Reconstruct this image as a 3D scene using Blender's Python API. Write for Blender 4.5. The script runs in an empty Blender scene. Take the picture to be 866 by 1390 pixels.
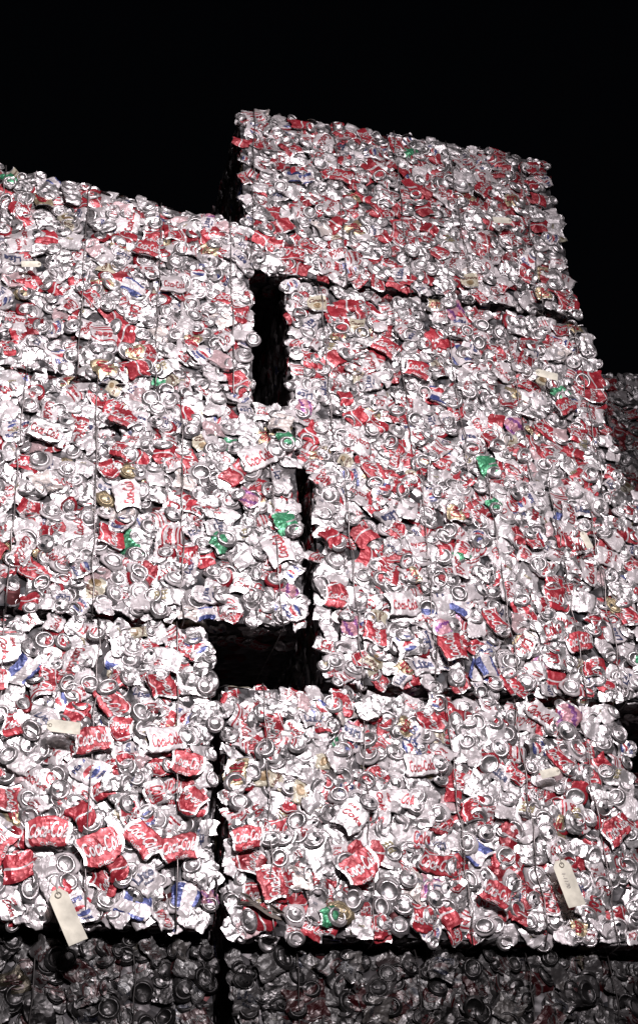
import bpy, bmesh, math, random, time
import numpy as np
from mathutils import Matrix, Vector
T0=time.time()
rng=np.random.RandomState(31); random.seed(31)
scene=bpy.context.scene; coll=scene.collection
D=3.5; CAMZ=1.5

# ------------------------------------------------------------ camera / world
cam=bpy.data.cameras.new("camera"); co=bpy.data.objects.new("camera",cam); coll.objects.link(co)
cam.sensor_fit='VERTICAL'; cam.sensor_height=36.0; cam.lens=1918/1390*36.0; cam.clip_start=0.05; cam.clip_end=2000
X=Vector((0.968,-0.2441,-0.0555)); Bk=Vector((-0.2336,-0.8008,-0.5515)).normalized()
X=(X-Bk*X.dot(Bk)).normalized(); U=Bk.cross(X)
M=Matrix(((X.x,U.x,Bk.x,0),(X.y,U.y,Bk.y,-D),(X.z,U.z,Bk.z,CAMZ),(0,0,0,1)))
co.matrix_world=M; scene.camera=co
scene.view_settings.view_transform='Standard'; scene.view_settings.look='None'; scene.view_settings.exposure=0
w=bpy.data.worlds.new("World"); scene.world=w; w.use_nodes=True
nt=w.node_tree; bg=nt.nodes['Background']; sky=nt.nodes.new('ShaderNodeTexSky'); sky.sky_type='NISHITA'; sky.sun_disc=False
sky.sun_elevation=math.radians(-3); sky.sun_rotation=math.radians(190)
nt.links.new(sky.outputs[0],bg.inputs[0]); bg.inputs[1].default_value=0.02

# ------------------------------------------------------------ materials
def mat_new(n):
    m=bpy.data.materials.new(n); m.use_nodes=True; return m,m.node_tree,m.node_tree.nodes['Principled BSDF']
def can_material():
    m,t,p=mat_new("crushed_aluminium_print"); N=t.nodes; L=t.links
    at=N.new('ShaderNodeAttribute'); at.attribute_name='Col'
    tc=N.new('ShaderNodeTexCoord'); oi=N.new('ShaderNodeObjectInfo')
    add=N.new('ShaderNodeVectorMath'); add.operation='ADD'
    L.new(tc.outputs['Object'],add.inputs[0]); L.new(oi.outputs['Location'],add.inputs[1])
    n1=N.new('ShaderNodeTexNoise'); n1.inputs['Scale'].default_value=20; n1.inputs['Detail'].default_value=6
    L.new(add.outputs[0],n1.inputs['Vector'])
    r1=N.new('ShaderNodeMapRange'); r1.inputs[1].default_value=.34; r1.inputs[2].default_value=.6; r1.inputs[3].default_value=.6; r1.inputs[4].default_value=1.0
    L.new(n1.outputs[0],r1.inputs[0])
    mx=N.new('ShaderNodeMix'); mx.data_type='RGBA'; mx.blend_type='MULTIPLY'; mx.inputs[0].default_value=1
    L.new(at.outputs['Color'],mx.inputs[6]); L.new(r1.outputs[0],mx.inputs[7])
    m2=N.new('ShaderNodeMix'); m2.data_type='RGBA'; m2.blend_type='MULTIPLY'; m2.inputs[0].default_value=1
    L.new(mx.outputs[2],m2.inputs[6]); L.new(oi.outputs['Color'],m2.inputs[7]); L.new(m2.outputs[2],p.inputs['Base Color'])  # object colour carries the painted shade of dim bales
    L.new(at.outputs['Alpha'],p.inputs['Metallic'])
    n2=N.new('ShaderNodeTexNoise'); n2.inputs['Scale'].default_value=45; L.new(add.outputs[0],n2.inputs['Vector'])
    r2=N.new('ShaderNodeMapRange'); r2.inputs[1].default_value=.3; r2.inputs[2].default_value=.7; r2.inputs[3].default_value=.24; r2.inputs[4].default_value=.52
    L.new(n2.outputs[0],r2.inputs[0]); L.new(r2.outputs[0],p.inputs['Roughness'])
    v=N.new('ShaderNodeTexVoronoi'); v.feature='F1'; v.inputs['Scale'].default_value=80; L.new(add.outputs[0],v.inputs['Vector'])
    b=N.new('ShaderNodeBump'); b.inputs['Strength'].default_value=.5; b.inputs['Distance'].default_value=.0025
    L.new(v.outputs['Distance'],b.inputs['Height']); L.new(b.outputs[0],p.inputs['Normal'])
    return m
CANM=can_material()
def core_material():
    m,t,p=mat_new("compacted_scrap"); N=t.nodes; L=t.links
    tc=N.new('ShaderNodeTexCoord'); v=N.new('ShaderNodeTexVoronoi'); v.inputs['Scale'].default_value=32
    L.new(tc.outputs['Object'],v.inputs['Vector'])
    sp=N.new('ShaderNodeSeparateColor'); L.new(v.outputs['Color'],sp.inputs[0])
    cr=N.new('ShaderNodeValToRGB'); cr.color_ramp.interpolation='CONSTANT'
    e=cr.color_ramp.elements; e[0].color=(.06,.056,.06,1); e[1].position=.6; e[1].color=(.11,.10,.105,1)
    for po,c in ((.82,(.07,.01,.012,1)),(.9,(.03,.03,.035,1))):
        q=e.new(po); q.color=c
    L.new(sp.outputs[0],cr.inputs[0]); L.new(cr.outputs[0],p.inputs['Base Color'])
    p.inputs['Metallic'].default_value=.5; p.inputs['Roughness'].default_value=.5
    b=N.new('ShaderNodeBump'); b.inputs['Strength'].default_value=1; b.inputs['Distance'].default_value=.012
    L.new(v.outputs['Distance'],b.inputs['Height']); L.new(b.outputs[0],p.inputs['Normal'])
    return m
COREM=core_material()
def simple(n,c,r=.6,me=0,noise=0):
    m,t,p=mat_new(n); p.inputs['Base Color'].default_value=(*c,1); p.inputs['Roughness'].default_value=r; p.inputs['Metallic'].default_value=me
    if noise:
        nn=t.nodes.new('ShaderNodeTexNoise'); nn.inputs['Scale'].default_value=noise; nn.inputs['Detail'].default_value=6
        cr=t.nodes.new('ShaderNodeValToRGB'); cr.color_ramp.elements[0].color=(*[x*.6 for x in c],1); cr.color_ramp.elements[1].color=(*[min(1,x*1.15) for x in c],1)
        cr.color_ramp.elements[0].position=.3; cr.color_ramp.elements[1].position=.65
        tc=t.nodes.new('ShaderNodeTexCoord'); t.links.new(tc.outputs['Object'],nn.inputs['Vector'])
        t.links.new(nn.outputs[0],cr.inputs[0]); t.links.new(cr.outputs[0],p.inputs['Base Color'])
    return m
WIREM=simple("steel_wire",(.30,.27,.27),.4,.9,40)
WIRED=simple("shaded_wire",(.05,.045,.045),.6,.6,40)  # darkened copy of the steel wire, for bales with shade in their colour
PAPERM=simple("manila_paper",(.84,.80,.68),.8,0,18)
INKM=simple("ink",(.25,.22,.24),.7)
STRM=simple("tag_string",(.5,.46,.4),.9,0,90)
CARDM=simple("brown_cardboard",(.20,.17,.15),.85,0,30)
ASPH=simple("asphalt",(.05,.05,.05),.9,0,6)

# ------------------------------------------------------------ lettering triangles
def text_tris(s,shear=0.0,bold=.02):
    c=bpy.data.curves.new("t",'FONT'); c.body=s; c.shear=shear; c.offset=bold; c.resolution_u=2
    c.fill_mode='FRONT'
    o=bpy.data.objects.new("t",c); coll.objects.link(o)
    dg=bpy.context.evaluated_depsgraph_get(); me=bpy.data.meshes.new_from_object(o.evaluated_get(dg))
    bm=bmesh.new(); bm.from_mesh(me); bmesh.ops.remove_doubles(bm,verts=bm.verts,dist=.002)
    xs=[v.co.x for v in bm.verts]; ys=[v.co.y for v in bm.verts]; W=max(xs)-min(xs); cx=(max(xs)+min(xs))/2; cy=(max(ys)+min(ys))/2
    for v in bm.verts: v.co=Vector(((v.co.x-cx)/W,(v.co.y-cy)/W,0))
    H=(max(ys)-min(ys))/W
    for k in range(-3,4):
        bmesh.ops.bisect_plane(bm,geom=bm.verts[:]+bm.edges[:]+bm.faces[:],plane_co=(k*.125,0,0),plane_no=(1,0,0))
    bmesh.ops.triangulate(bm,faces=bm.faces[:]); bm.verts.index_update()
    V=np.array([v.co[:2] for v in bm.verts]); F=np.array([[v.index for v in f.verts] for f in bm.faces])
    a=V[F[:,1]]-V[F[:,0]]; b=V[F[:,2]]-V[F[:,0]]; neg=(a[:,0]*b[:,1]-a[:,1]*b[:,0])<0; F[neg]=F[neg][:,::-1]
    bm.free(); bpy.data.objects.remove(o); bpy.data.curves.remove(c); bpy.data.meshes.remove(me)
    return V,F,H
TX={k:text_tris(k,sh,b) for k,sh,b in (("Coca-Cola",.35,.022),("Coke",.3,.03),("diet",.2,.02),("CLASSIC",0,.02),("PEPSI",0,.03),
    ("Lite",.25,.03),("Coors",.3,.03),("Beer",.1,.03),("FREE",0,.03))}

# ------------------------------------------------------------ geometry accumulators
class Geo:
    def __init__(s): s.V=[];s.L=[];s.T=[];s.C=[];s.S=[];s.n=0
    def add(s,V,F,col,smooth):
        V=np.asarray(V,float); F=np.asarray(F,int); k=F.shape[1]; col=np.asarray(col,float)
        if col.ndim==1: col=np.tile(col,(len(F),1))
        s.V.append(V); s.L.append((F+s.n).ravel()); s.T.append(np.full(len(F),k)); s.C.append(np.repeat(col,k,axis=0)); s.S.append(np.full(len(F),smooth)); s.n+=len(V)
    def pack(s):
        return (np.concatenate(s.V),np.concatenate(s.L),np.concatenate(s.T),np.concatenate(s.C),np.concatenate(s.S))
def to_mesh(name,pk,mat=CANM):
    V,L,T,C,S=pk; me=bpy.data.meshes.new(name)
    me.vertices.add(len(V)); me.vertices.foreach_set('co',V.astype(np.float32).ravel())
    me.loops.add(len(L)); me.loops.foreach_set('vertex_index',L.astype(np.int32))
    me.polygons.add(len(T)); me.polygons.foreach_set('loop_start',np.concatenate(([0],np.cumsum(T)[:-1])).astype(np.int32))
    me.polygons.foreach_set('use_smooth',S.astype(bool))
    me.update(calc_edges=True)
    ca=me.color_attributes.new('Col','FLOAT_COLOR','CORNER'); ca.data.foreach_set('color',C.astype(np.float32).ravel())
    me.materials.append(mat); return me
def merge(items):
    Vs=[];Ls=[];Ts=[];Cs=[];Ss=[];n=0
    for (V,L,T,C,S),m,f in items:
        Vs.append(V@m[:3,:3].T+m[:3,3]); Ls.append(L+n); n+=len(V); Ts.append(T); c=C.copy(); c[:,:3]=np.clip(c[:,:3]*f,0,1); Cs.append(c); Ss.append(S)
    return tuple(np.concatenate(a) for a in (Vs,Ls,Ts,Cs,Ss))

# ------------------------------------------------------------ crushed cans
SILV=(.85,.805,.82,.86); WHITE=(.79,.725,.745,.15); RED=(.45,.028,.045,.2); BLUE=(.07,.09,.27,.3); GREEN=(.06,.30,.15,.4); GOLD=(.60,.49,.32,.7)
CREAM=(.68,.62,.48,.1); PURP=(.22,.06,.24,.3); PINK=(.62,.30,.36,.2); DARK=(.03,.03,.035,.2); GREY=(.52,.49,.51,.8)
def tri(x): return 2*np.abs(2*(x-np.floor(x+.5)))-1
def rotx(a): c,s=math.cos(a),math.sin(a); return np.array([[1,0,0],[0,c,-s],[0,s,c]])
def roty(a): c,s=math.cos(a),math.sin(a); return np.array([[c,0,s],[0,1,0],[-s,0,c]])
def rotz(a): c,s=math.cos(a),math.sin(a); return np.array([[c,-s,0],[s,c,0],[0,0,1]])
def folds(x,y,n,amp=1.0):
    z=0
    for k in range(n):
        th=rng.choice([rng.normal(math.pi/2,.35),rng.uniform(0,math.pi)],p=[.45,.55]); lam=rng.uniform(.020,.075)
        z=z+lam*rng.uniform(.04,.10)*amp*tri(rng.uniform(0,1)+(x*math.cos(th)+y*math.sin(th))/lam+.25*np.sin(x*60+k))
    return z
def revolve(g,prof,cols,seg,R,off,sq=1.0,dent=.0012,wob=None,smooth=True):
    V=[];F=[];C=[]
    ph=np.arange(seg)*2*math.pi/seg; sk=rng.uniform(-.12,.12); cup=rng.uniform(-4,3)
    for i,(r,z) in enumerate(prof):
        rr=np.full(seg,r)
        zz=np.full(seg,z*.62)
        if wob is not None and wob[i]>0:
            rr=rr+wob[i]*(tri(ph*rng.randint(2,4)/6.283+rng.rand())+.3*tri(ph*rng.randint(5,8)/6.283+rng.rand()))
            zz=zz+wob[i]*.4*tri(ph*rng.randint(3,7)/6.283+rng.rand())
        xx=rr*np.cos(ph); yy=rr*np.sin(ph)*sq
        V.append(np.stack([xx+sk*yy,yy,zz],1))
    V=np.concatenate(V); V[:,2]+=folds(V[:,0],V[:,1],2,dent/.004)+cup*V[:,0]**2
    for i in range(len(prof)-1):
        for j in range(seg):
            k=(j+1)%seg; F.append((i*seg+j,(i+1)*seg+j,(i+1)*seg+k,i*seg+k)); C.append(cols[i])
    g.add(V@R.T+off,F,C,smooth); return cup
def flatpoly(g,pts,z,col,R,off,sq,cup=0):
    n=len(pts); V=np.array([(p[0],p[1]*sq,z+cup*p[0]**2) for p in pts]); V=np.vstack([V,[V[:,0].mean(),V[:,1].mean(),z+cup*V[:,0].mean()**2]])
    F=[(i,(i+1)%n,n) for i in range(n)]; g.add(V@R.T+off,F,col,False)
def lid(g,R,off,body,skirt=False,metal=SILV):
    sq=rng.uniform(.72,1)
    prof=[(.0005,-.003),(.0209,-.003),(.0216,-.0047),(.0232,-.0047),(.0245,-.0008),(.0253,-.0002),(.0260,-.0010),(.0264,-.004),(.0300,-.008)]
    cols=[metal]*7+[body]
    wob=[0]*8+[.0015]
    if skirt: prof+=[(.036,-.010),(.036,-.019)]; cols+=[body,body]; wob+=[.005,.005]
    cup=revolve(g,prof,cols,22,R,off,sq,.0009,wob)
    a=rng.uniform(0,6.28); ca,sa=math.cos(a),math.sin(a)
    def tr(px,py): return (px*ca-py*sa,px*sa+py*ca)
    if rng.rand()<.5:
        op=[tr(.0105+.0062*math.cos(t),.0075*math.sin(t)) for t in np.linspace(0,2*math.pi,10)[:-1]]
        flatpoly(g,op,-.0008,DARK,R,off,sq,cup)
    tb=[tr(-.004+.0105*math.cos(t),.0062*math.sin(t)) for t in np.linspace(0,2*math.pi,10)[:-1]]
    flatpoly(g,tb,.0007,metal,R@rotx(.12),off,sq,cup)
    hb=[tr(-.008+.0035*math.cos(t),.0035*math.sin(t)) for t in np.linspace(0,2*math.pi,7)[:-1]]
    flatpoly(g,hb,.0014,(.25,.25,.26,1),R@rotx(.12),off,sq,cup)
def base(g,R,off,body,skirt=False):
    sq=rng.uniform(.74,1)
    prof=[(.0005,-.0105),(.008,-.0098),(.0145,-.0078),(.0195,-.0042),(.0222,-.0006),(.0236,.0007),(.0252,-.0006),(.029,-.0055),(.0318,-.010)]
    cols=[SILV]*7+[body]; wob=[0]*8+[.0012]
    if skirt: prof+=[(.037,-.012),(.036,-.020)]; cols+=[body]*2; wob+=[.005,.005]
    revolve(g,prof,cols,22,R,off,sq,.0011,wob)

def label(scheme,big=False):
    ov=[]; r=rng.rand
    if scheme=='red':
        f=lambda s,t: RED if t>.05 and t<.96 else SILV
        ov.append(('txt','Coca-Cola',WHITE,1,(-.05 if big else .05,.5),.86))
        if big: ov.append(('txt','CLASSIC',WHITE,1,(.70,.5),.38))
        else:
            ov.append(('rib',WHITE,-.62)); 
    elif scheme=='diet':
        bs=WHITE if r()<.6 else (.78,.75,.76,.7)
        st=rng.randint(0,3)
        def f(s,t,bs=bs,st=st):
            if t<.06 or t>.94: return SILV
            if st==2 and (.12<t<.16): return RED
            return bs
        k=rng.randint(0,3)
        if k==0: ov.append(('txt','Coke',RED,1,(-.1,.55),.62)); ov.append(('txt','diet',RED,1,(.6,.3),.25))
        elif k==1: ov.append(('txt','Coke',RED,0,(0,.45),1.15)); ov.append(('txt','diet',RED,0,(-.2,.7),.55))
        else: ov.append(('txt','Coca-Cola',RED,1,(.1,.5),.82))
    elif scheme=='plain':
        bs=[WHITE,(.78,.73,.75,.35),(.80,.76,.77,.6),(.76,.67,.64,.25)][rng.randint(4)]
        f=lambda s,t,bs=bs: bs if .06<t<.94 else SILV
        if r()<.5:
            ov.append(('txt',['diet','FREE','Beer','CLASSIC'][rng.randint(4)],[(.3,.3,.36,.1),(.35,.1,.12,.1),(.4,.34,.2,.2)][rng.randint(3)],rng.randint(2),(rng.uniform(-.4,.4),rng.uniform(.3,.7)),.4))
    elif scheme=='lite':
        f=lambda s,t: WHITE if .08<t<.92 and not .2<t<.24 else ((.5,.42,.22,.8) if .2<t<.24 else SILV)
        ov.append(('txt','Lite',(.07,.08,.18,.1),0,(0,.55),1.15)); ov.append(('txt','Beer',(.07,.08,.18,.1),0,(0,.32),.5))
    elif scheme=='coors':
        f=lambda s,t: CREAM if .08<t<.92 else SILV
        ov.append(('txt','Coors',(.22,.1,.07,.1),0,(0,.62),1.3)); ov.append(('disc',(.3,.2,.1),(0,.3),.010,0))
    elif scheme=='pepsi':
        b=WHITE if r()<.65 else SILV
        f=lambda s,t,b=b: b if .07<t<.93 else SILV
        ov.append(('disc',None,(0,.38),.014,1)); ov.append(('txt','PEPSI',BLUE,0,(0,.74),.9))
        if r()<.4: ov.append(('txt','FREE',BLUE,0,(0,.12),.5))
    elif scheme=='bud':
        def f(s,t):
            if t<.07 or t>.93: return SILV
            if .14<t<.2 or .8<t<.86: return RED
            if abs(s)<.45 and .3<t<.38: return RED
            return WHITE
        ov.append(('txt','Beer',RED,0,(0,.6),.9))
    elif scheme=='green':
        f=lambda s,t: GREEN if .1<t<.9 and not(.42<t<.5 and s>0) else SILV
    elif scheme=='blue':
        f=lambda s,t: BLUE if .1<t<.9 and abs(s-.2)>.3 else WHITE
    elif scheme=='purple':
        f=lambda s,t: (PURP if (s+t)%.9<.3 else PINK) if .1<t<.9 else SILV
    elif scheme=='pink':
        f=lambda s,t: (.68,.48,.5,.2) if .1<t<.9 else SILV
    elif scheme=='gold':
        f=lambda s,t: GOLD if .08<t<.92 else SILV
        ov.append(('txt','Coke',RED,1,(0,.5),.6))
    elif scheme=='redplain':
        f=lambda s,t: RED if not(.44<t<.5) else WHITE
    elif scheme=='stripe':
        f=lambda s,t: (RED if (s*6)%1<.22 and s<.2 else WHITE) if .08<t<.92 else SILV
    else:
        sh=rng.uniform(.68,1.12)
        f=lambda s,t: tuple(min(1,c*sh) for c in SILV[:3])+(.9,)
    return f,ov
def flat_can(scheme,full=True,big=False):
    g=Geo(); nu,nv=12,14
    a=rng.uniform(.026,.041); Ln=rng.uniform(.055,.102); b=rng.uniform(.0025,.0045); p=rng.uniform(3,6)
    if big: a=rng.uniform(.036,.041); Ln=rng.uniform(.095,.106)
    s=np.linspace(-1,1,nu+1)[None,:].repeat(nv+1,0); t=np.linspace(0,1,nv+1)[:,None].repeat(nu+1,1)
    q=[rng.uniform(0,6.28) for _ in range(6)]
    wv=1-.10*np.abs(2*t-1)**4+.06*np.sin(t*7+q[0])+.04*np.sin(t*15+q[1])
    ss=np.sign(s)*np.abs(np.sin(s*math.pi/2))**.95
    x=a*ss*wv+.006*np.sin(t*4+q[2])+.0015*tri(t*5+q[3]); y=Ln*(t-.5)*(1+.08*np.sin(s*2.5+q[4]))+.004*np.sin(s*4+q[5])
    z=b*np.sqrt(np.clip(1-np.abs(s)**p,0,1))*(1-.35*np.abs(2*t-1)**3)
    z=z+folds(x,y,5,.31 if not big else .14)*(1-.6*np.abs(s)**4); bend=rng.uniform(-2,1) if not big else -.5; z=z+bend*y*y+rng.uniform(-2,.5)*x*x
    if not big:
        for _ in range(rng.randint(1,3)):
            th=rng.uniform(0,math.pi); dd=x*math.cos(th)+y*math.sin(th)-rng.uniform(-.02,.02); z=z-np.abs(dd)*rng.uniform(-.09,.19)
    P=np.stack([x,y,z],2)
    f,ov=label(scheme,big)
    F=[];C=[]
    id_=lambda i,j:i*(nu+1)+j
    for i in range(nv):
        for j in range(nu):
            F.append((id_(i,j),id_(i,j+1),id_(i+1,j+1),id_(i+1,j))); C.append(f((j+.5)/nu*2-1,(i+.5)/nv))
    g.add(P.reshape(-1,3),F,C,False)
    if full:
        Pb=P[::3]; n3=Pb.shape[0]; Pb=Pb.copy(); Pb[:,1:-1,2]=-.006
        g.add(Pb.reshape(-1,3),[(i*(nu+1)+j,(i+1)*(nu+1)+j,(i+1)*(nu+1)+j+1,i*(nu+1)+j+1) for i in range(n3-1) for j in range(nu)],SILV,False)
    def surf(sv,tv,off):
        fi=np.clip(tv,0,.9999)*nv; fj=np.clip((sv+1)/2,0,.9999)*nu; i=fi.astype(int); j=fj.astype(int); u=(fj-j)[:,None]; v=(fi-i)[:,None]
        Q=P[i,j]*(1-u)*(1-v)+P[i,j+1]*u*(1-v)+P[i+1,j]*(1-u)*v+P[i+1,j+1]*u*v
        n=np.cross(P[i,j+1]-P[i,j],P[i+1,j]-P[i,j]); n/=np.linalg.norm(n,axis=1)[:,None]+1e-9
        n=.5*n+np.array([0,0,.7]); return Q+n*off
    for o in ov:
        if o[0]=='txt':
            V,FF,H=TX[o[1]]; wd=o[5]; c0=o[4]
            if o[3]==1:
                Wm=wd*Ln; tv=c0[1]+V[:,0]*wd; sv=c0[0]-V[:,1]*Wm/a*1.6 
            else:
                Wm=wd*a; sv=c0[0]+V[:,0]*wd; tv=c0[1]+V[:,1]*Wm/Ln*1.25
            g.add(surf(np.clip(sv,-.97,.97),np.clip(tv,.02,.98),.0016),FF,o[2],False)
        elif o[0]=='rib':
            n=14; tt=np.linspace(.08,.92,n); cc=o[2]+.14*np.sin(tt*7); hw=.035+.04*np.sin(tt*7+1)**2
            sv=np.concatenate([cc-hw,cc+hw]); tv=np.concatenate([tt,tt])
            g.add(surf(sv,tv,.0010),[(i,n+i,n+i+1,i+1) for i in range(n-1)],o[1],False)
        else:
            _,cl,c0,rad,mode=o; n=9 if mode else 5; Fq=[];Cq=[];gx=np.linspace(-1,1,n+1)
            GX,GY=np.meshgrid(gx,gx); rr=np.maximum(np.abs(GX),np.abs(GY)); nr=np.sqrt(GX**2+GY**2)+1e-9; kx=GX*rr/nr; ky=GY*rr/nr
            sv=c0[0]+kx.ravel()*rad/a; tv=c0[1]+ky.ravel()*rad/Ln*1.1
            for i in range(n):
                for j in range(n):
                    m=i*(n+1)+j; Fq.append((m,m+1,m+n+2,m+n+1)); cx=kx.ravel()[m]+.08; cy=ky.ravel()[m]+.08
                    if mode:
                        wy=cy-.15*math.sin(cx*3)
                        Cq.append(RED if wy>.22 else (BLUE if wy<-.22 else WHITE))
                    else: Cq.append((*cl,.2))
            g.add(surf(sv,tv,.0010),Fq,Cq,False)
    k=rng.rand()
    if k<.42 and not (big and scheme=='red'):
        tl=rng.uniform(.0,.4); R=rotx(-tl)@roty(rng.uniform(-.2,.2)); lid(g,R,np.array([rng.uniform(-.008,.008),Ln/2-(.004 if not big else -.012),b*.5+.002]),SILV)
    if k>.62 and not big:
        tl=rng.uniform(.0,.4); R=rotx(tl)@roty(rng.uniform(-.2,.2)); base(g,R,np.array([rng.uniform(-.008,.008),-Ln/2+.004,b*.5+.002]),SILV)
    return g.pack()
def end_can(kind):
    g=Geo(); body=[SILV,WHITE,WHITE,RED,GREY,SILV][rng.randint(0,6)]
    (lid if kind=='lid' else base)(g,rotx(rng.uniform(-.2,.2))@roty(rng.uniform(-.16,.16)),np.array([0,0,.004]),body,True)
    return g.pack()
POOL={}
for sc,n in (('red',14),('diet',20),('plain',16),('silver',18),('lite',7),('coors',3),('pepsi',8),('bud',6),('green',3),('blue',3),('purple',2),('pink',3),('gold',4),('redplain',6),('stripe',3)):
    POOL[sc]=[flat_can(sc) for _ in range(n)]
POOL['bigred']=[flat_can('red',big=True) for _ in range(7)]; POOL['bigdiet']=[flat_can('diet',big=True) for _ in range(4)]
POOL['lid']=[end_can('lid') for _ in range(18)]+[(lambda g:(lid(g,np.eye(3),np.array([0,0,.008]),GOLD,True,GOLD),g.pack())[1])(Geo()) for _ in range(1)]
POOL['base']=[end_can('base') for _ in range(12)]
PM={k:[to_mesh('crushed_can',p) for p in v] for k,v in POOL.items()}
W0=dict(red=.12,diet=.16,plain=.16,silver=.15,lite=.055,coors=.016,pepsi=.04,bud=.035,green=.003,blue=.008,purple=.004,pink=.018,gold=.025,redplain=.045,stripe=.006,lid=.15,base=.10)
def pick(redf):
    ks=list(W0); ww=np.array([W0[k]*(redf if k in('red','redplain') else (redf**.6 if k in('diet','bud','stripe') else 1)) for k in ks]); ww/=ww.sum()
    k=ks[rng.choice(len(ks),p=ww)]; return k,rng.randint(len(POOL[k]))
B={'front':np.array([[1,0,0],[0,0,-1],[0,1,0]],float),'left':np.array([[0,0,-1],[-1,0,0],[0,1,0]],float),
   'right':np.array([[0,0,1],[1,0,0],[0,1,0]],float),'top':np.eye(3),'bottom':np.array([[1,0,0],[0,-1,0],[0,0,-1]],float)}
def mat4(side,pos,phi,tx,ty,sc=1.0):
    m=np.eye(4); m[:3,:3]=B[side]@rotx(tx)@roty(ty)@rotz(phi)*sc; m[:3,3]=pos; return m
def phi(k):
    if k in('lid','base'): return rng.uniform(0,6.28)
    return rng.choice([0,math.pi/2,math.pi,-math.pi/2])+rng.normal(0,.5)

def tube_mesh(name,pts,r,mat,closed=True,seg=5):
    pts=[Vector(p) for p in pts]; n=len(pts); V=[];F=[]
    for i,p in enumerate(pts):
        a=pts[(i-1)%n] if closed or i>0 else p; b=pts[(i+1)%n] if closed or i<n-1 else p
        d=(b-a).normalized(); s=d.cross(Vector((1,0,0))); 
        if s.length<.1: s=d.cross(Vector((0,1,0)))
        s.normalize(); q=d.cross(s)
        for k in range(seg):
            t=k*6.2832/seg; V.append(p+(s*math.cos(t)+q*math.sin(t))*r)
    for i in range(n if closed else n-1):
        for k in range(seg):
            j=(i+1)%n; F.append((i*seg+k,i*seg+(k+1)%seg,j*seg+(k+1)%seg,j*seg+k))
    me=bpy.data.meshes.new(name); me.from_pydata(V,[],F); me.materials.append(mat)
    for p in me.polygons: p.use_smooth=True
    return me
def core_mesh(w,d,h,zw):
    bm=bmesh.new(); bmesh.ops.create_cube(bm,size=1); bmesh.ops.subdivide_edges(bm,edges=bm.edges[:],cuts=15,use_grid_fill=True)
    ins=min(.014,h*.2)
    for v in bm.verts:
        x=v.co.x*(w-2*ins); y=v.co.y*(d-2*ins); z=(v.co.z+.5)*(h-2*ins)+ins
        j=min(.004,h*.05)
        v.co=Vector((x+random.uniform(-j,j),y+random.uniform(-j,j),zw(x,z)+random.uniform(-j,j)))
    me=bpy.data.meshes.new('compacted_core'); bm.to_mesh(me); bm.free(); me.materials.append(COREM); return me

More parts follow.
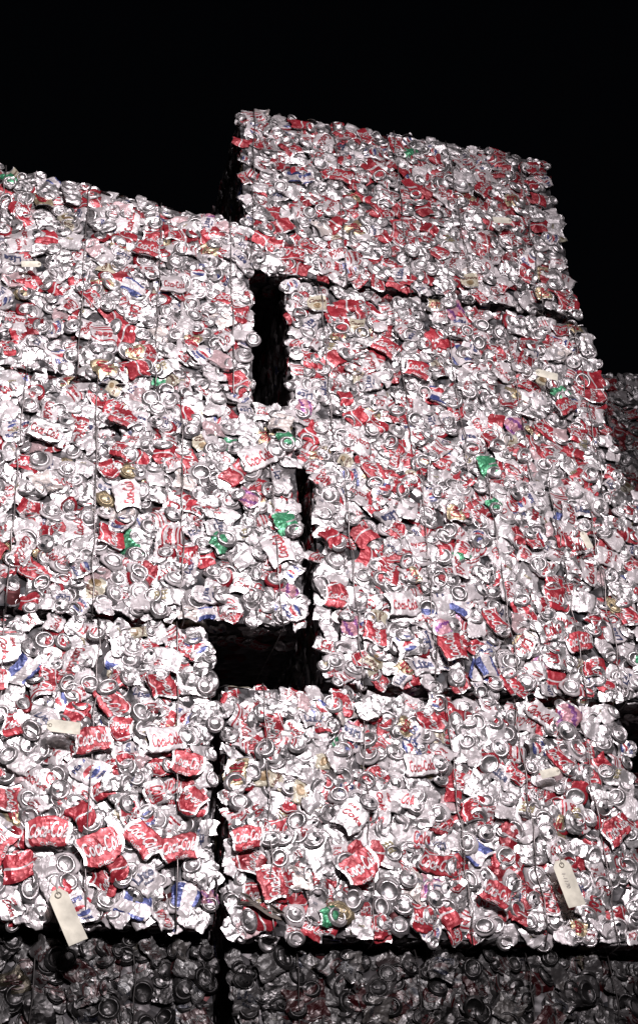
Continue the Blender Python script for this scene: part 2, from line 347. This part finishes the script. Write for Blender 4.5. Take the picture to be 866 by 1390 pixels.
GROUP="stacked bales of crushed drink cans"
def link(name,data,parent,mtx=None):
    o=bpy.data.objects.new(name,data); coll.objects.link(o); o.parent=parent
    if mtx is not None: o.matrix_local=Matrix(mtx.tolist())
    return o
def bale(x0,x1,z0,z1,y=0,redf=1.0,label='',nind=100,kt=0,kb=0,wires=5,special=(),sides=('left',),dens=.050,depth=.9,shade_mul=1.0,small=.97):  # the last colour factor puts shade into the can colours of dim bales
    x0*=D;x1*=D;z0=z0*D+CAMZ;z1=z1*D+CAMZ; w=x1-x0;h=z1-z0;d=depth
    e=bpy.data.objects.new('can_bale',None); coll.objects.link(e); e.location=((x0+x1)/2,y+d/2,z0); e.empty_display_size=.2
    e['label']=label; e['category']='can bale'; e['group']=GROUP
    zw=lambda x,z: z+(kb*(1-z/h)+kt*(z/h))*(x-w/2)
    link('compacted_core',core_mesh(w,d,h,zw),e)
    items=[]; m=min(.026,h*.4)
    wx=[-w/2+w*(i+.5)/wires+rng.normal(0,.03) for i in range(wires)]
    def groove(px): return sum(.011*math.exp(-((px-q)/.016)**2) for q in wx)
    nx=int((w-2*m)/dens)+1; nz=max(1,int((h-2*m)/dens)+1)
    for i in range(nx):
        for j in range(nz):
            px=-w/2+m+(w-2*m)*(i+(.5 if j%2 else 0)*.9)/(nx-.5)+rng.normal(0,.013); pz=m+(h-2*m)*j/max(1,nz-1)+rng.normal(0,.010)
            side=min(px+w/2,w/2-px)<.05
            px=min(max(px,-w/2+m),w/2-m)+(rng.normal(0,.006) if side else 0); pz=min(max(pz,m),h-m)
            k,v=pick(redf); edge=min(px+w/2,w/2-px,pz,h-pz)<.042
            if edge and k in('lid','base') : k,v='plain',rng.randint(len(POOL['plain']))
            items.append((POOL[k][v],mat4('front',(px,-d/2+rng.uniform(.0,.011)+groove(px),zw(px,pz)),phi(k),rng.normal(0,.08),rng.normal(0,.08),(rng.uniform(.66,.82) if edge else rng.uniform(.84,1.1))*small),rng.uniform(.68,1.1)*shade_mul))
    for sd in ('top','bottom','left','right'):
        if h<.2: break
        n=int((w if sd in('top','bottom') else h)/.06)
        for row in range(2 if sd in('top','bottom') else 1):
            for i in range(n):
                q=(i+.5+rng.uniform(-.4,.4))/n; yy=-d/2+.036+row*.075+rng.uniform(0,.02)
                if sd in('top','bottom'): pos=(-w/2+.03+(w-.06)*q,yy,h-.009 if sd=='top' else .009)
                else: pos=((-w/2+.008) if sd=='left' else (w/2-.008),yy,.03+(h-.06)*q)
                pos=(pos[0],pos[1],zw(pos[0],pos[2])+rng.normal(0,.002))
                k,v=pick(redf); items.append((POOL[k][v],mat4(sd,pos,phi(k),rng.normal(0,.06),rng.normal(0,.06),rng.uniform(.7,.85)),rng.uniform(.4,.7)*shade_mul))  # edge cans coloured darker, standing in for shade around the front face
    for sd in sides:
        ny=9; n2=int(h/.075)
        for i in range(1,ny):
            for j in range(n2):
                pos=((-w/2+.012) if sd=='left' else (w/2-.012),-d/2+.03+(d-.1)*i/ny+rng.normal(0,.012),.04+(h-.08)*j/(n2-1)+rng.normal(0,.01))
                pos=(pos[0],pos[1],zw(pos[0],pos[2]))
                k,v=pick(redf); items.append((POOL[k][v],mat4(sd,pos,phi(k),rng.normal(0,.12),rng.normal(0,.12),rng.uniform(.8,1)),rng.uniform(.3,.5)*shade_mul))  # side-face cans coloured darker, as faces turned from the light
    pts=[]; 
    def addcan(k,v,pos,ph,sc=1.0,tl=.1):
        o=link('crushed_can',PM[k][v],e,mat4('front',(pos[0],pos[1]+groove(pos[0])*.7,zw(pos[0],pos[2])),ph,rng.normal(0,tl),rng.normal(0,tl),sc))
        gg=shade_mul*rng.uniform(.84,1.05); o.color=(gg,gg,gg,1)
    cnt=0
    for (k,X_,Z_,ang,sc) in special:
        px=X_*D-(x0+x1)/2; pz=Z_*D+CAMZ-z0; pz-= (kb*(1-pz/h)+kt*(pz/h))*(px-w/2)
        addcan(k,rng.randint(len(POOL[k])),(px,-d/2-(.014 if k=='bigred' else .008)-.003*(cnt%3),pz),ang,sc,.04); pts.append((px,pz)); cnt+=1
    while cnt<nind:
        best=None;bd=-1
        for _ in range(14):
            c=(rng.uniform(-w/2+m*1.5,w/2-m*1.5),rng.uniform(m*1.5,max(m*1.6,h-m*1.5))); dd=min([(c[0]-p[0])**2+(c[1]-p[1])**2 for p in pts] or [1])
            if dd>bd: bd=dd;best=c
        pts.append(best)
        k,v=pick(redf); addcan(k,v,(best[0],-d/2-.002+rng.uniform(-.003,.004)+(.002 if k in('lid','base') else 0),best[1]),phi(k),rng.uniform(.84,1.1),.07); cnt+=1
    me=to_mesh('crushed_cans',merge(items)); so=link('crushed_cans',me,e); so['kind']='stuff'
    for px in wx:
        P=[]; nn=18; i=rng.rand()*6; ln=rng.normal(0,.012)
        for q in range(nn+1):
            z=h*q/nn; P.append((px+ln*(q/nn-.5)+rng.normal(0,.003),-d/2-.007+.008*math.sin(q*1.3+i)+(.010 if q in(0,nn) else 0),zw(px,z)+(.002 if q==nn else 0)-(.002 if q==0 else 0)))
        P+= [(px,0,zw(px,h)+.004),(px,d/2+.004,zw(px,h)+.002),(px,d/2+.006,zw(px,0)),(px,0,zw(px,0)-.004)]
        link('baling_wire',tube_mesh('baling_wire',P,.0020,WIREM if shade_mul>.3 else WIRED),e)  # shaded wire copy on the darkest bales
    return e
H_=-math.pi/2
bale(.231,.590,.967,1.203,redf=2.5,wires=5,kb=-.004,kt=-.015,label="top bale of crushed cans, many red ones, overhanging the bale beneath",shade_mul=.95,special=(('redplain',.43,1.09,.3,1),('coors',.47,.995,.1,.9),('gold',.55,.99,.4,1),('bigred',.34,1.12,H_-.3,.8),('bigred',.50,1.13,H_+.9,.8),('redplain',.56,1.15,.5,.8),('redplain',.565,1.13,1.5,.8),('redplain',.30,1.19,1.5,.8)))
bale(.272,.600,.744,.960,y=.01,redf=2.5,wires=5,kt=-.026,kb=.012,label="upper bale of crushed silver and red cans under the top bale",shade_mul=.97,special=(('coors',.345,.915,.1,.95),('coors',.305,.938,.1,.9),('green',.459,.76,.5,.9),('bigred',.37,.89,H_-.6,.9),('bigred',.40,.865,H_-.3,.9),('bigred',.55,.84,H_+.5,.8)))
bale(.284,.665,.520,.748,y=.0,redf=1.6,wires=6,label="bale of crushed cans with white, blue and red labels, third layer",sides=('left','right'),special=(('red',.494,.678,.2,.95),('green',.459,.715,.4,.8),('redplain',.30,.66,.7,1),('pepsi',.36,.56,.2,1),('purple',.312,.575,.1,.8),('bigred',.40,.56,.2,.95),('blue',.43,.545,.2,.8),('gold',.42,.70,.2,1),('bigdiet',.36,.60,H_+.3,1),('bigred',.52,.575,H_+.4,.85)))
bale(.200,.549,.309,.515,y=-.01,redf=1.3,wires=5,label="lower bale of crushed cans with hanging paper tags",sides=('left','right'),special=(('green',.2776,.326,1.6,.9),('bigred',.303,.364,H_+.5,1.0),('bigred',.217,.382,H_+.1,.85),('redplain',.225,.325,1.8,1),('bigred',.52,.40,H_+.6,.85),('bigdiet',.36,.45,H_,.9),('bigred',.235,.35,.2,.9),('bigred',.41,.345,H_-.6,.85),('bigdiet',.30,.405,H_+.8,1)))
bale(-.11,.239,.795,1.028,y=-.02,redf=1.0,wires=5,kt=-.13,kb=-.07,label="tilted upper bale of crushed cans beside the tall stack",sides=('right',),special=(('redplain',.1157,.866,1.2,1.1),('green',.0,1.042,.3,.8),('silver',.06,1.03,.2,1),('bigred',.135,.97,H_-.3,.85),('bigdiet',.16,.93,H_+.2,.9)))
bale(-.08,.275,.564,.795,y=-.03,redf=.6,wires=5,kt=-.06,label="bright bale of flattened silver and white cans",sides=('right',),special=(('green',.2,.641,2.3,1.05),('green',.258,.667,.6,.95),('green',.262,.757,.2,.9),('bigdiet',.235,.735,H_+.4,1.1),('bigdiet',.25,.64,.5,1.1),('bigdiet',.05,.74,H_-.4,1),('purple',.225,.69,1,.8),('bigred',.115,.76,H_-.5,.85),('bigdiet',.12,.68,.3,1)))
bale(-.15,.195,.314,.563,y=-.02,redf=.9,wires=5,label="lower bale of crushed cans with red cans along its bottom",sides=('right',),special=(('bigred',.035,.370,H_+1.0,.95),('bigred',.070,.380,H_+.15,1.05),('bigred',.108,.371,H_+.35,1.1),('bigred',.139,.378,H_-.9,1.0),('bigred',.166,.373,H_+.1,.95),('redplain',.12,.355,.5,.95),('redplain',.05,.355,.3,.95),('bigred',.10,.455,H_+.1,.95),('bigdiet',.03,.53,H_+.2,1.1),('bigred',.172,.44,H_-.3,.85),('bigdiet',.155,.46,H_+.1,1.0),('red',.175,.41,.8,1),('bigred',.02,.50,H_+.2,.95)))
bale(-.16,.197,.055,.311,y=.03,redf=1,wires=4,nind=70,label="bale of crushed cans carrying the stack, shade painted into its colour",sides=(),shade_mul=.065)  # bottom row: dimness painted into the can colours
bale(.204,.56,.055,.306,y=.03,redf=1,wires=4,nind=70,label="bale of crushed cans carrying the stack, shade painted into its colour",sides=(),shade_mul=.065)
bale(.705,1.05,.90,1.150,y=1.0,redf=1.3,wires=3,nind=0,label="bale of crushed cans set back behind the tall stack, colour darkened as shade",sides=('left',),shade_mul=.4)  # set-back bales: lack of light put into the can colours
bale(.70,1.04,.65,.895,y=1.0,redf=1.3,wires=2,nind=0,label="bale of crushed cans set back behind the tall stack, colour darkened as shade",sides=(),shade_mul=.4)
bale(.575,.93,.305,.50,y=.3,redf=1,wires=2,nind=20,label="bale of crushed cans set back, its colour darkened as shadow",sides=('left',),shade_mul=.45)  # recessed bale: shade put into the can colours
# ------------------------------------------------------------ lower rows down to the ground
proto=None
hz=(.055*D+CAMZ)/2
def lowbale(xc,z,y,w=1.2,h=.84):
    global proto
    e=bpy.data.objects.new('can_bale',None); coll.objects.link(e); e.location=(xc,y+.45,z); e.empty_display_size=.2
    e['label']="shadowed bale at the foot of the stack"; e['category']='can bale'; e['group']=GROUP
    if proto is None: proto=core_mesh(w,.9,h,lambda x,z:z)
    link('compacted_core',proto,e)
for k in range(2):
    for xc in (.07,1.36): lowbale(xc,k*hz,.05,1.2,hz)
for k in range(3): lowbale(2.65,k*hz,.3)
for k in range(4): lowbale(3.05,k*hz*1.08,1.4)

# ------------------------------------------------------------ paper tags
def paper_tag(X_,Z_,ang,sc=1.0,label='',text=None,y=-.06,curl=.0,tilt=0.0,W=.05):
    bm=bmesh.new(); H=.125; nx,ny=4,8; c=.012
    V=[]
    for j in range(ny+1):
        yy=-H*j/ny
        hw=W/2-(c if j==0 else 0)
        for i in range(nx+1):
            xx=-hw+2*hw*i/nx; V.append(bm.verts.new((xx,-.9*curl*(yy*yy)+random.uniform(-.0006,.0006),yy)))
    for j in range(ny):
        for i in range(nx):
            a=j*(nx+1)+i; bm.faces.new((V[a],V[a+nx+1],V[a+nx+2],V[a+1]))
    r=bmesh.ops.extrude_face_region(bm,geom=bm.faces[:]); 
    for v in [q for q in r['geom'] if isinstance(q,bmesh.types.BMVert)]: v.co.y+=.0008
    bmesh.ops.recalc_face_normals(bm,faces=bm.faces[:])
    me=bpy.data.meshes.new('paper_tag'); bm.to_mesh(me); bm.free(); me.materials.append(PAPERM)
    e=bpy.data.objects.new('paper_tag',me); coll.objects.link(e)
    e.location=(X_*D,y,Z_*D+CAMZ); e.rotation_euler=(tilt,ang,0); e.scale=(sc,sc,sc)
    e['label']=label; e['category']='paper tag'; e['group']="paper tags tied to the bales"
    P=[(.0125*math.cos(t)*.5,-.0015,-.013+.0125*math.sin(t)*.5) for t in np.linspace(0,6.283,13)[:-1]]
    link('eyelet',tube_mesh('eyelet',P,.0014,STRM),e)
    S=[(.0,-.001,-.012),(.002,-.002,.004),(-.003,.008,.02),(.004,.03,.035),(.001,.06,.04)]
    link('tag_string',tube_mesh('tag_string',S,.0011,STRM,closed=False),e)
    if text:
        V2,F2,Hh=text_tris(text,.25,-.012); s=.04
        V3=[(v[1]*s-.004,-.0022-.9*curl*((-.055-v[0]*s)**2),-.055-v[0]*s) for v in V2]
        mt=bpy.data.meshes.new('handwriting'); mt.from_pydata(V3,[],[tuple(f) for f in F2]); mt.materials.append(INKM); link('handwriting',mt,e)
    return e
paper_tag(.077,.336,-.42,1.15,"long cream paper tag hanging from the lower bale, slanted",curl=.6,y=-.062,W=.042)
paper_tag(.463,.371,-.22,1.05,"cream paper tag with a handwritten number tied to the lower bale",text="1-1170",y=-.055,curl=.3)
paper_tag(.475,.4465,1.3,.5,"small cream paper tag tied to a bale",y=-.055)
paper_tag(.064,.459,-1.5,.7,"small blank cream paper tag tied flat to a bale",y=-.08)
paper_tag(.522,1.077,1.45,.6,"small cream paper tag tied to the top bale",y=-.05)
paper_tag(.519,.871,-1.4,.65,"small cream paper tag tied to a bale",y=-.045)
paper_tag(.535,.683,-.3,.5,"small cream paper tag tied to a bale",y=-.055)
paper_tag(.036,.925,1.4,.5,"small cream paper tag tied to a bale",y=-.06)

# ------------------------------------------------------------ cardboard scrap
def scrap(X_,Z_,w,h,ang,label,y=-.05,mat=CARDM):
    bm=bmesh.new(); n=9; V=[]
    for j in range(n+1):
        for i in range(n+1):
            u=i/n-.5;v=j/n-.5; ew=1+.25*math.sin(v*9+w*50)+.12*math.sin(v*23)
            V.append(bm.verts.new((u*w*ew,.012*math.sin(u*4+v*3)+random.uniform(-.003,.003),v*h*(1+.3*math.sin(u*8)))))
    for j in range(n):
        for i in range(n): a=j*(n+1)+i; bm.faces.new((V[a],V[a+1],V[a+n+2],V[a+n+1]))
    r=bmesh.ops.extrude_face_region(bm,geom=bm.faces[:])
    for v in [q for q in r['geom'] if isinstance(q,bmesh.types.BMVert)]: v.co.y+=.002
    bmesh.ops.recalc_face_normals(bm,faces=bm.faces[:])
    me=bpy.data.meshes.new('torn_cardboard'); bm.to_mesh(me); bm.free(); me.materials.append(mat)
    o=bpy.data.objects.new('torn_cardboard',me); coll.objects.link(o); o.location=(X_*D,y,Z_*D+CAMZ); o.rotation_euler=(0,ang,0); o['label']=label; o['category']='cardboard scrap'
scrap(.226,.331,.10,.028,.35,"torn grey-brown cardboard strip caught under a bale",y=-.024)

# ------------------------------------------------------------ ground
bm=bmesh.new(); bmesh.ops.create_grid(bm,x_segments=2,y_segments=2,size=600); me=bpy.data.meshes.new('ground'); bm.to_mesh(me); bm.free(); me.materials.append(ASPH)
g=bpy.data.objects.new('ground',me); coll.objects.link(g); g['kind']='structure'; g['label']="dark asphalt yard"

# ------------------------------------------------------------ lamps
def aim(o,loc,tgt): o.location=loc; o.rotation_euler=(Vector(tgt)-Vector(loc)).to_track_quat('-Z','Y').to_euler()
def area(name,loc,tgt,size,power,col):
    l=bpy.data.lights.new(name,'AREA'); l.shape='SQUARE'; l.size=size; l.energy=power; l.color=col
    o=bpy.data.objects.new(name,l); coll.objects.link(o); aim(o,loc,tgt)
def spot(name,loc,tgt,ang,rad,power,col):
    l=bpy.data.lights.new(name,'SPOT'); l.spot_size=math.radians(ang); l.spot_blend=1; l.shadow_soft_size=rad; l.energy=power; l.color=col
    o=bpy.data.objects.new(name,l); coll.objects.link(o); aim(o,loc,tgt)
area('fill_area_light',(1.7,-7.0,7.2),(1.0,0,4.0),4.5,250,(1,.93,.955))  # added fill light behind the camera, gives the metal something to reflect
spot('key_spot_light',(1.3,-7.2,5.8),(.38,0,3.68),41,.15,2150,(1,.93,.945))  # added key light, soft cone shaped so brightness falls off to the right
print("built",round(time.time()-T0,1),"s; faces",sum(len(o.data.polygons) for o in bpy.data.objects if o.type=='MESH'))
